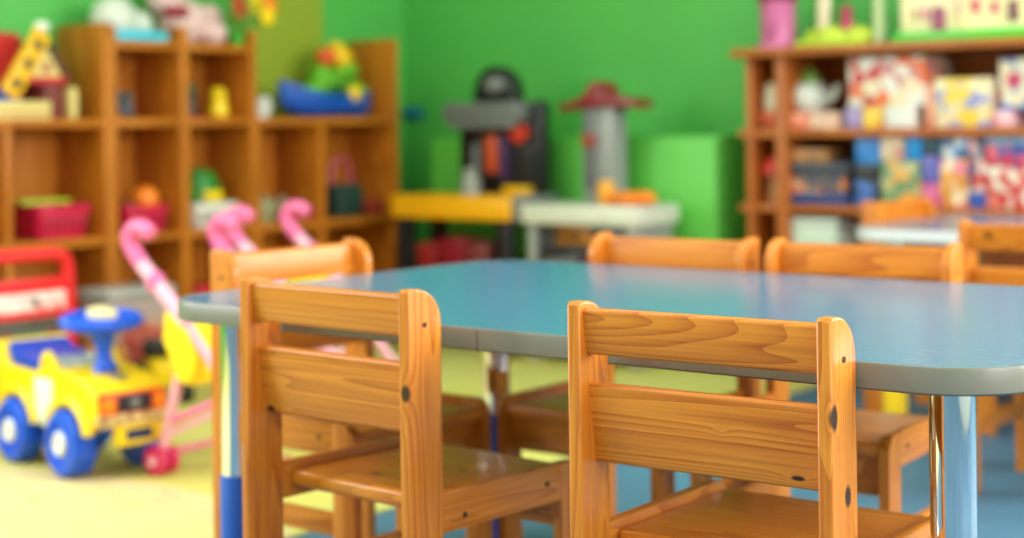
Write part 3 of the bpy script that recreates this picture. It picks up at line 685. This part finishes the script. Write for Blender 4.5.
# blue wall hook
t = thing('wall_ornament', 'small blue wall ornament beside the tall end panel', 'ornament', on_y(412, 113, YB-.002))
b = MB(); b.ball((0, -.012, 0), (.04, .014, .022)); b.prism([(.03, 0), (.065, .022), (.065, -.022)], 'y', -.016, -.006, .001); b.build('body', plastic('ornament_blue', (16, 110, 170)), t)

# ------------------------------------------------------------------ toy tool bench
t = thing('toy_workbench', 'toy tool bench with yellow top and black back board', 'toy workbench', (-3.52, 4.225, 0))
MB().box((-.28, -.125, .45), (.25, .125, .53), .012).build('bench_top', plastic('amber_plastic', (236, 168, 16)), t)
MB().box((.251, -.115, .445), (.285, .115, .535), .012).build('vise', GRY, t)
for x in (-.24, .21):
    for y in (-.09, .09): MB().box((x-.03, y-.02, 0), (x+.03, y+.02, .451), .006).build('leg', BLK, t)
MB().box((-.205, -.11, .255), (.175, .11, .275), .004).build('lower_shelf', DGRY, t)
MB().box((-.12, .06, .53), (.215, .115, .82), .02).build('back_board', BLK, t)
ar = MB().prism([(-.05, .80)] + [(.048+.092*math.cos(a), .865+.105*math.sin(a)) for a in [PI-PI*k/12 for k in range(13)]] + [(.146, .80)], 'y', .05, .11, .006).build('arch', BLK, t)
MB().ball((.05, .05, .905), (.045, .014, .028)).build('arch_badge', GRY, ar)
b = MB(); b.box((-.145, -.0, .775), (.20, .11, .845), .015); b.box((-.10, -.01, .755), (.18, .02, .78), .006); b.build('tool_shelf', plastic('shelf_grey', (104, 106, 104)), t)
MB().box((.205, .06, .53), (.25, .11, .85), .015).build('side_column', BLK, t)
MB().box((.02, .025, .60), (.075, .06, .735), .015).build('drill', plastic('drill_red', (190, 74, 30)), t)
MB().box((.08, .03, .58), (.11, .06, .73), .008).build('saw', plastic('saw_purple', (70, 44, 84)), t)
b = MB(); b.lathe([(0, 0), (.03, 0), (.035, .03), (0, .035)], 14, 0, Matrix.Translation((.165, .06, .74)) @ Matrix.Rotation(PI/2, 4, 'X')); b.build('button', plastic('button_red', (204, 58, 34)), t)
MB().tube([(-.035, .05, .55), (-.035, .05, .70)], .012, 8).build('screwdriver', GRY, t)
MB().tube([(-.005, .05, .58), (-.005, .05, .73)], .010, 8).build('wrench', DGRY, t)
MB().lathe([(0, .531), (.04, .531), (.032, .59), (.018, .62), (0, .62)], 14, 0, Matrix.Translation((.0, -.02, 0))).build('oil_can', plastic('oil_grey', (130, 134, 124)), t)
tag(MB().box((-.05, -.025, 0), (.05, .025, .03), .008).build('toy_plane', plastic('tool_yellow', (220, 170, 20)), loc=(-3.34, 4.235, .5305)), 'small yellow toy tool on the right end of the tool bench', 'toy tool')
for i, (x, wv, h, c) in enumerate(((-.145, .045, .09, plastic('bin_red', (140, 34, 36))), (-.03, .06, .11, DRED), (.085, .045, .10, plastic('dull_red', (120, 56, 54))))):
    tag(MB().box((-wv, -.07, 0), (wv, .07, h), .012).build('toy_bin', c, loc=(-3.52+x, 4.20, .2755)), ('muted red bin', 'dark red bin', 'dull red bin')[i] + ' on the lower shelf of the toy tool bench', 'bin')

# ------------------------------------------------------------------ toy kitchen counter with tower
t = thing('toy_kitchen', 'toy kitchen counter with white top and grey tower under dark red hood', 'toy kitchen', (-2.9975, 4.225, 0))
MB().box((-.2275, -.125, .445), (.2275, .125, .508), .012).build('counter_top', plastic('counter_white', (214, 214, 200)), t)
MB().box((-.18, -.09, .03), (.18, .11, .446), .006).build('cabinet', DGRY, t)
for s_ in (-1, 1): MB().box((s_*.195-.015, -.11, 0), (s_*.195+.015, .115, .446), .006).build('side_panel', plastic('panel_grey', (150, 152, 146)), t)
d = MB().box((-.17, -.102, .06), (-.003, -.09, .36), .006).build('door', BLK, t); MB().box((-.15, -.112, .32), (-.02, -.102, .335), .004).build('handle', GRY, d)
d = MB().box((.003, -.102, .06), (.17, -.09, .36), .006).build('door', plastic('maroon_plastic', (84, 28, 44)), t); MB().box((.02, -.112, .32), (.15, -.102, .335), .004).build('handle', GRY, d)
MB().box((-.10, -.105, .385), (.03, -.09, .435), .005).build('control_panel', plastic('control_orange', (190, 120, 30)), t)
for x in (-.08, -.04, 0): MB().lathe([(0, 0), (.014, 0), (.012, .012), (0, .012)], 14, 0, Matrix.Translation((x, -.105, .412)) @ Matrix.Rotation(PI/2, 4, 'X')).build('knob', BLK, t)
MB().box((-.085, .03, .508), (.04, .11, .83), .012).build('tower', plastic('tower_grey', (146, 148, 146)), t)
MB().box((-.077, .019, .55), (-.025, .031, .81), .005).build('tower_panel', plastic('tower_dark', (104, 106, 110)), t)
MB().box((-.077, .011, .69), (-.022, .02, .735), .006).build('display', plastic('display_red', (150, 66, 54)), t)
hood = [(-.16, .808), (-.16, .828), (-.09, .845), (-.055, .862), (-.04, .893), (-.02, .905), (.0, .893), (.015, .862), (.05, .855), (.14, .84), (.14, .815), (.06, .822), (-.05, .822)]
MB().prism(hood, 'y', .0, .11, .006).build('hood', DRED, t)
tag(MB().lathe([(0, 0), (.026, 0), (.03, .05), (.024, .075), (0, .075)], 18).build('toy_pitcher', plastic('amber_cup', (230, 160, 30)), loc=(-2.945, 4.19, .5085)), 'amber toy pitcher at the foot of the grey tower', 'toy pitcher')
b = MB(); b.ball((0, 0, .022), (.07, .04, .023)); b.ball((.055, .0, .023), (.045, .035, .023)); b.ball((-.055, 0, .019), (.04, .03, .02))
tag(b.build('toy_bread', ORG, loc=(-2.845, 4.175, .5085)), 'orange toy loaf on the white kitchen counter', 'toy food')

# ------------------------------------------------------------------ bookcase
BX0, BX1, BYF, BYB = -2.524, -.75, 4.35, 4.635
t = thing('bookcase', 'brown wooden bookcase packed with game boxes along the green wall', 'bookcase', ((BX0+BX1)/2, (BYF+BYB)/2, 0))
cx, cy = (BX0+BX1)/2, (BYF+BYB)/2; hd = (BYB-BYF)/2
def bpart(nm, x0, x1, z0, z1, y0=None, y1=None, m=None):
    MB().box((x0-cx, (-hd if y0 is None else y0-cy), z0), (x1-cx, (hd if y1 is None else y1-cy), z1), .002).build(nm, m or (SX if nm in ('shelf', 'top_board', 'plinth') else BZ), t)
bpart('top_board', BX0-.04, BX1+.04, .97, .995, BYF-.025)
bpart('side_panel', BX1-.025, BX1, 0, .969)
DX = -2.405
bpart('side_panel', DX-.018, DX+.018, 0, .969); bpart('end_panel', BX0, BX0+.02, 0, .969); bpart('ledge', BX0-.03, BX0-.0005, .492, .514, BYF+.002, BYB-.02, SX); bpart('ledge', BX0-.03, BX0-.0005, .721, .745, BYF+.002, BYB-.02, SX); bpart('divider', -1.49, -1.465, .08, .969)
bpart('back_panel', BX0+.02, BX1-.025, .03, .969, BYB-.008, BYB)
bpart('plinth', BX0+.03, DX-.02, 0, .06, BYF+.03, BYB-.01); bpart('plinth', DX+.02, BX1-.025, 0, .06, BYF+.02, BYB-.01)
BS = [(BX0+.02, DX-.018), (DX+.018, -1.49), (-1.465, BX1-.025)]
for a, b_ in BS:
    for z0, z1 in ((.06, .08), (.27, .292), (.492, .514), (.721, .745)): bpart('shelf', a, b_, z0, z1, BYF+.002, BYB-.0085)
S3, S2, S1 = .7455, .5145, .2925
BOXN = 0
def gbox(label, px0, px1, z0, pytop, cols, ypl=4.38, dep=.2, scale=30, name='game_box', group='game boxes in the bookcase', z1=None, lid=False):
    global BOXN; BOXN += 1
    pm = (px0+px1)/2
    xa, xb = on_y(px0, 120, ypl).x, on_y(px1, 120, ypl).x
    zt = z1 if z1 is not None else on_y(pm, pytop, ypl).z
    m = print_mat('box_print_%d' % BOXN, cols, scale, BOXN) if len(cols) > 1 else plastic('box_card_%d' % BOXN, cols[0], .5)
    o = MB().box((xa-(xa+xb)/2, 0, 0), (xb-(xa+xb)/2, dep, zt-z0), .003).build(name, m, loc=((xa+xb)/2, ypl, z0))
    tag(o, label, 'box', group); return zt + .0005
W_, C_, R_, O_, P_, Y_ = (226, 222, 212), (232, 214, 180), (190, 40, 52), (232, 116, 72), (206, 120, 150), (236, 200, 70)
B_, L_, G_, K_, M_, V_ = (30, 90, 180), (150, 160, 200), (110, 150, 90), (36, 40, 52), (196, 40, 90), (160, 140, 190)
# upper row, left column
tag(MB().lathe([(0, 0), (.03, 0), (.05, .02), (.056, .05), (.05, .055), (.03, .05), (0, .05)], 20).build('toy_bowl', plastic('bowl_coral', (214, 110, 84)), loc=(-2.462, 4.43, S3)), 'coral toy bowl in the bookcase narrow column', 'toy bowl')
t = thing('toy_jar', 'white toy jar standing in the coral bowl', 'toy jar', (-2.465, 4.43, S3+.051))
MB().lathe([(0, 0), (.03, 0), (.034, .015), (.034, .06), (.026, .07), (0, .07)], 18).build('jar', plastic('jar_white', (220, 216, 190)), t)
MB().lathe([(0, .07), (.029, .07), (.029, .088), (0, .09)], 18).build('lid', plastic('jar_white', (220, 216, 190)), t)
# upper row, main bay
z = gbox('coral red game box lying under the white tea set', 783, 809, S3, 113, [(206, 90, 74), (226, 140, 110)])
z2 = gbox('cream game box lying beside the coral box under tea set', 809.5, 838, S3, 113, [(230, 206, 176), (216, 170, 150)], z1=z-.0005)
t = thing('toy_tea_set', 'white and mint toy tea set with green lid on flat boxes', 'toy tea set', (on_y(810, 110, 4.48).x, 4.48, z))
b = MB(); b.lathe([(0, 0), (.045, 0), (.068, .03), (.07, .06), (.05, .09), (0, .095)], 22); b.build('teapot', plastic('mint_white', (214, 222, 212)), t)
b = MB(); b.lathe([(0, .093), (.035, .093), (.034, .115), (.012, .13), (.012, .138), (0, .14)], 18); b.build('lid', plastic('lid_green', (130, 180, 70)), t)
b = MB(); b.tube([(-.06, 0, .07), (-.095, 0, .075), (-.1, 0, .04), (-.06, 0, .025)], .007, 8, smooth=2); b.build('handle', plastic('mint_white', (214, 222, 212)), t)
b = MB(); b.tube([(.06, 0, .035), (.085, 0, .05), (.1, 0, .085)], .011, 8, smooth=1); b.build('spout', plastic('mint_white', (214, 222, 212)), t)
za = gbox('lavender game box at the bottom left under the big picture box', 845, 862, S3, 107, [V_, (140, 120, 170)])
gbox('orange and yellow game box under the big picture box', 862.5, 884, S3, 107, [(236, 150, 60), Y_, (230, 120, 50)], z1=za-.0005)
gbox('white box beneath the red part of the big picture box', 884.5, 914, S3, 107, [(222, 220, 214)], z1=za-.0005, ypl=4.37)
gbox('salmon game box standing beside the white box', 926, 933, S3, 85, [(240, 170, 140), (232, 140, 110)])
gbox('big orange, red and white picture box, upper shelf of the bookcase', 849, 925, za, 57, [W_, O_, C_, R_, (150, 170, 90), (200, 130, 130), W_], scale=24)
gbox('lavender and yellow puzzle box standing on the upper bookcase shelf', 935, 991, S3, 78, [(150, 150, 200), C_, Y_, (230, 210, 170), (240, 226, 180)], scale=24)
zp = gbox('pink flat game box right of the puzzle box', 993, 1012, S3, 110, [(226, 140, 164), (236, 190, 200)])
gbox('blue and pink picture box at the right of the upper shelf', 1000, 1040, zp, 58, [B_, (226, 224, 200), M_, (60, 140, 200), C_], scale=24, ypl=4.40)
# middle row
t = thing('toy_mushroom', 'red capped toy in the bookcase narrow column, middle row', 'toy', (-2.463, 4.43, S2))
MB().lathe([(0, 0), (.03, 0), (.026, .06), (.024, .10), (0, .10)], 18).build('stem', plastic('toy_tan', (176, 120, 70)), t)
MB().lathe([(0, .09), (.048, .092), (.046, .115), (.03, .14), (0, .148)], 20).build('cap', plastic('toy_red', (200, 40, 34)), t)
z = gbox('navy game box lowest in the middle-row stack', 784, 846, S2, 193, [(40, 60, 120)])
z = gbox('black and orange game box second in the middle-row stack', 783, 843, z, 177, [(214, 130, 80), (60, 60, 80), (180, 150, 130), (120, 90, 80)], scale=34)
z = gbox('dark slate game box third in the middle-row stack', 787, 848, z, 162, [(44, 48, 62), (58, 62, 74)])
z = gbox('tan game box topmost of the middle-row stack', 789, 826, z, 149, [(176, 124, 66), (150, 100, 56)])
def tile(label, px0, px1, z0, z1, cols, ypl=4.38): return gbox(label, px0, px1, z0, 0, cols, ypl=ypl, z1=z1, dep=.18)
tile('dark blue box low beside the green game box', 853, 878, S2, S2+.075, [(50, 100, 180), (70, 110, 190), K_])
tile('black box between the dark blue and sky blue boxes', 853, 878, S2+.0755, S2+.125, [K_, (30, 30, 36)])
tile('sky blue box over the black box', 855, 879, S2+.1255, S2+.20, [(40, 120, 200), (60, 140, 210)])
tile('sage green and orange game box in the middle row', 880, 919, S2, S2+.135, [(90, 130, 96), (220, 160, 70), (190, 180, 130), (120, 150, 110)])
tile('cream and pink game box on the sage green box', 880, 904, S2+.1355, S2+.205, [(220, 196, 170), (210, 150, 140), (200, 190, 150)])
tile('bright cyan box on the sage green box', 905, 920, S2+.1355, S2+.205, [(0, 130, 200)], 4.37)
tile('magenta game box standing low beside the sage box', 921, 938, S2, S2+.07, [(190, 60, 130), (220, 110, 160)])
tile('violet blue game box above the magenta box', 921, 938, S2+.0705, S2+.15, [(70, 90, 180), (110, 100, 180)])
tile('dark teal box at the top above the violet box', 921, 938, S2+.1505, S2+.20, [(16, 70, 90), (20, 40, 60)])
tile('orange and cream game box in the middle row', 939, 966, S2, S2+.14, [(230, 160, 70), C_, (214, 140, 60), (226, 120, 150)])
tile('blue and white box on the orange and cream box', 939, 966, S2+.1405, S2+.20, [(90, 150, 210), (210, 214, 220), (60, 90, 130)])
tile('small royal blue box at the foot of the red boxes', 967, 984, S2, S2+.045, [(40, 80, 170)])
tile('red and white game box above the royal blue box', 967, 984, S2+.0455, S2+.14, [(206, 70, 60), (230, 190, 180), (90, 70, 110)])
tile('grey and pink box above the red and white box', 967, 984, S2+.1405, S2+.20, [(170, 160, 170), (210, 150, 160), (60, 70, 100)])
tile('large red game box with white patch, right of middle row', 985, 1032, S2, S2+.12, [(206, 60, 60), (226, 214, 196), (200, 40, 50), (220, 120, 110)])
tile('crimson and blue game box on the large red box', 985, 1032, S2+.1205, S2+.18, [(206, 50, 80), (50, 70, 150), (220, 90, 110), (206, 50, 80)])
tile('light blue flat box on the crimson game box', 985, 1032, S2+.1805, S2+.205, [(120, 160, 200), (170, 190, 210)])
# lower row
t = thing('storage_box', 'pale mint storage box with lid on the low bookcase shelf', 'box', (on_y(820, 220, 4.44).x, 4.46, S1))
MB().box((-.085, -.08, 0), (.085, .08, .16), .01).build('tub', plastic('mint_tub', (196, 212, 196)), t)
MB().box((-.09, -.085, .1605), (.09, .085, .182), .006).build('lid', plastic('mint_lid', (206, 216, 206)), t)
# on top of the bookcase
ZT = .9955
t = thing('toy_tower', 'pink toy tower with dark magenta roof on the bookcase top', 'toy tower', (on_y(778, 30, 4.46).x, 4.46, ZT))
MB().lathe([(0, 0), (.074, 0), (.07, .012), (.056, .018), (.055, .14), (.06, .15), (0, .15)], 24).build('wall', plastic('tower_pink', (206, 110, 160)), t)
MB().lathe([(0, .15), (.068, .15), (.055, .19), (.02, .25), (0, .27)], 24).build('roof', plastic('tower_magenta', (130, 20, 70)), t)
MB().box((-.02, -.06, .03), (.02, -.05, .09), .004).build('door', plastic('tower_rose', (170, 70, 120)), t)
t = thing('toy_playground', 'yellow-green toy playground with pale post on the bookcase top', 'toy playset', (on_y(835, 40, 4.48).x, 4.48, ZT))
MB().box((-.095, -.09, 0), (.12, .09, .022), .01).build('base', LIM, t)
b = MB(); b.ball((-.055, 0, .03), (.038, .06, .03)); b.ball((0, -.03, .03), (.06, .05, .035)); b.ball((.08, 0, .03), (.05, .06, .032)); b.build('hills', plastic('hill_lime', (190, 206, 60)), t)
MB().lathe([(0, .02), (.024, .02), (.02, .2), (0, .2)], 18, 0, Matrix.Translation((-.035, 0, 0))).build('post', plastic('post_cream', (226, 206, 176)), t)
b = MB(); b.lathe([(0, .05), (.022, .05), (.016, .09), (0, .1)], 16, 0, Matrix.Translation((.05, -.02, 0))); b.ball((.05, -.02, .108), .018); b.build('figure', plastic('figure_magenta', (180, 40, 90)), t)
MB().lathe([(0, .0), (.02, .0), (.018, .25), (0, .25)], 16, 0, Matrix.Translation((0, 0, 0))).build('toy_pole', plastic('pole_sage', (176, 196, 140)), loc=(on_y(879, 40, 4.48).x, 4.48, ZT))
tag(bpy.data.objects['toy_pole'], 'pale green toy pole left of the toy castle', 'toy pole')
xa, xb = on_y(893, 40, 4.43).x, on_y(1034, 40, 4.43).x; hw = (xb-xa)/2
t = thing('toy_castle', 'cream toy castle with magenta windows on a bright green base', 'toy castle', ((xa+xb)/2, 4.51, ZT))
MB().box((-hw, -.09, 0), (hw, .09, .03), .006).build('base', plastic('castle_green', (60, 200, 40)), t)
b = MB(); b.box((-hw+.015, -.06, .03), (hw-.04, .07, .20), .004)
for k in range(9):
    x = -hw+.03 + k*(2*hw-.09)/8; b.box((x-.014, -.06, .2), (x+.014, -.03, .225), .002)
b.build('wall', CRM, t)
MB().box((-.01, -.075, .03), (.012, -.059, .22), .004).build('corner_tower', plastic('castle_cream', (240, 220, 170)), t)
for px, w2, z0, z1, c in ((916, .008, .07, .10, TAN), (926, .010, .065, .105, P_), (961, .012, .075, .115, M_), (976, .012, .08, .12, M_), (995, .010, .075, .11, M_)):
    x = on_y(px, 20, 4.45).x-(xa+xb)/2
    MB().box((x-w2, -.064, z0), (x+w2, -.0595, z1), .002).build('window', c if not isinstance(c, tuple) else plastic('pane_%d' % c[0], c), t)
x = on_y(939, 20, 4.45).x-(xa+xb)/2
MB().prism([(x-.02, .03), (x-.02, .085)] + [(x+.02*math.cos(a), .085+.02*math.sin(a)) for a in [PI-PI*k/8 for k in range(1, 8)]] + [(x+.02, .085), (x+.02, .03)], 'y', -.068, -.0595, 0).build('door', plastic('castle_door', (140, 40, 84)), t)
x = on_y(1014, 20, 4.45).x-(xa+xb)/2
MB().box((x-.014, -.068, .05), (x+.014, -.0595, .11), .003).build('door', plastic('castle_side_door', (110, 50, 60)), t)

# everything that stands on the mat side of the room sits on the 4 mm mat
for o in COL.objects:
    if o.parent is None and o.get('kind') != 'structure' and o.name != 'play_mat' and o.type in ('MESH', 'EMPTY') and o.location.x < -2.62 and abs(o.location.z-.0045) > .0002 and not o.name.startswith('wall_orn'):
        o.location.z += .0042

# ------------------------------------------------------------------ light
def area(name, loc, rot, sx, sy, power, col=(1, 1, 1)):
    l = bpy.data.lights.new(name, 'AREA'); l.shape = 'RECTANGLE'; l.size = sx; l.size_y = sy; l.energy = power; l.color = col
    o = bpy.data.objects.new(name, l); COL.objects.link(o); o.location = loc; o.rotation_euler = rot; return o
DAY = (1, .985, .96)
for (a, c), pw in zip(WIN, (8, 46, 68)):     # daylight through the right-hand windows
    area('window_daylight', (XR+.02, (a+c)/2, (WZ0+WZ1)/2), (0, math.radians(90-10), 0), 1.3, 1.3, pw, DAY)
area('window_daylight', (XL-.01, sum(LW)/2, (WZ0+WZ1)/2), (0, math.radians(-90+10), 0), 1.3, 2.4, 92, DAY)
area('window_daylight', (sum(BW)/2, YB+.01, (WZ0+WZ1)/2), (math.radians(-90+10), 0, 0), 1.3, 1.3, 85, DAY)
for x, y in ((-2.6, 2.2), (-.4, 2.2), (-2.6, -.4), (-.4, -.4)):
    area('ceiling_fill', (x, y, ZC-.03), (0, 0, 0), .6, 1.2, 13, (1, .97, .92))  # unseen lamps under the ceiling, added as soft fill
w_ = bpy.data.worlds.new('daylight'); SC.world = w_; w_.use_nodes = True
w_.node_tree.nodes['Background'].inputs['Color'].default_value = (.75, .86, 1, 1); w_.node_tree.nodes['Background'].inputs['Strength'].default_value = 1.0

# ------------------------------------------------------------------ camera
cd = bpy.data.cameras.new('camera'); cam = bpy.data.objects.new('camera', cd); COL.objects.link(cam); SC.camera = cam
cd.sensor_width = 36; cd.sensor_fit = 'HORIZONTAL'; cd.lens = F_PX/1024*36; cd.shift_y = -(269-HOR)/1024
cam.location = (0, 0, CAMH)
cam.matrix_world = Matrix.Translation((0, 0, CAMH)) @ Matrix.Rotation(YAW, 4, 'Z') @ Matrix.Rotation(PI/2, 4, 'X') @ Matrix.Rotation(-ROLL, 4, 'Z')
cd.dof.use_dof = True; cd.dof.focus_distance = 1.72; cd.dof.aperture_fstop = 2.6; cd.dof.aperture_blades = 0
cd.clip_start = .02

vs = SC.view_settings
vs.view_transform = 'Standard'; vs.look = 'None'; vs.gamma = 1; vs.exposure = 0.2
SC.cycles.use_denoising = True
SC.cycles.max_bounces = 8; SC.cycles.diffuse_bounces = 5; SC.cycles.glossy_bounces = 4
SC.cycles.sample_clamp_indirect = 6
SC.cycles.caustics_reflective = False; SC.cycles.caustics_refractive = False
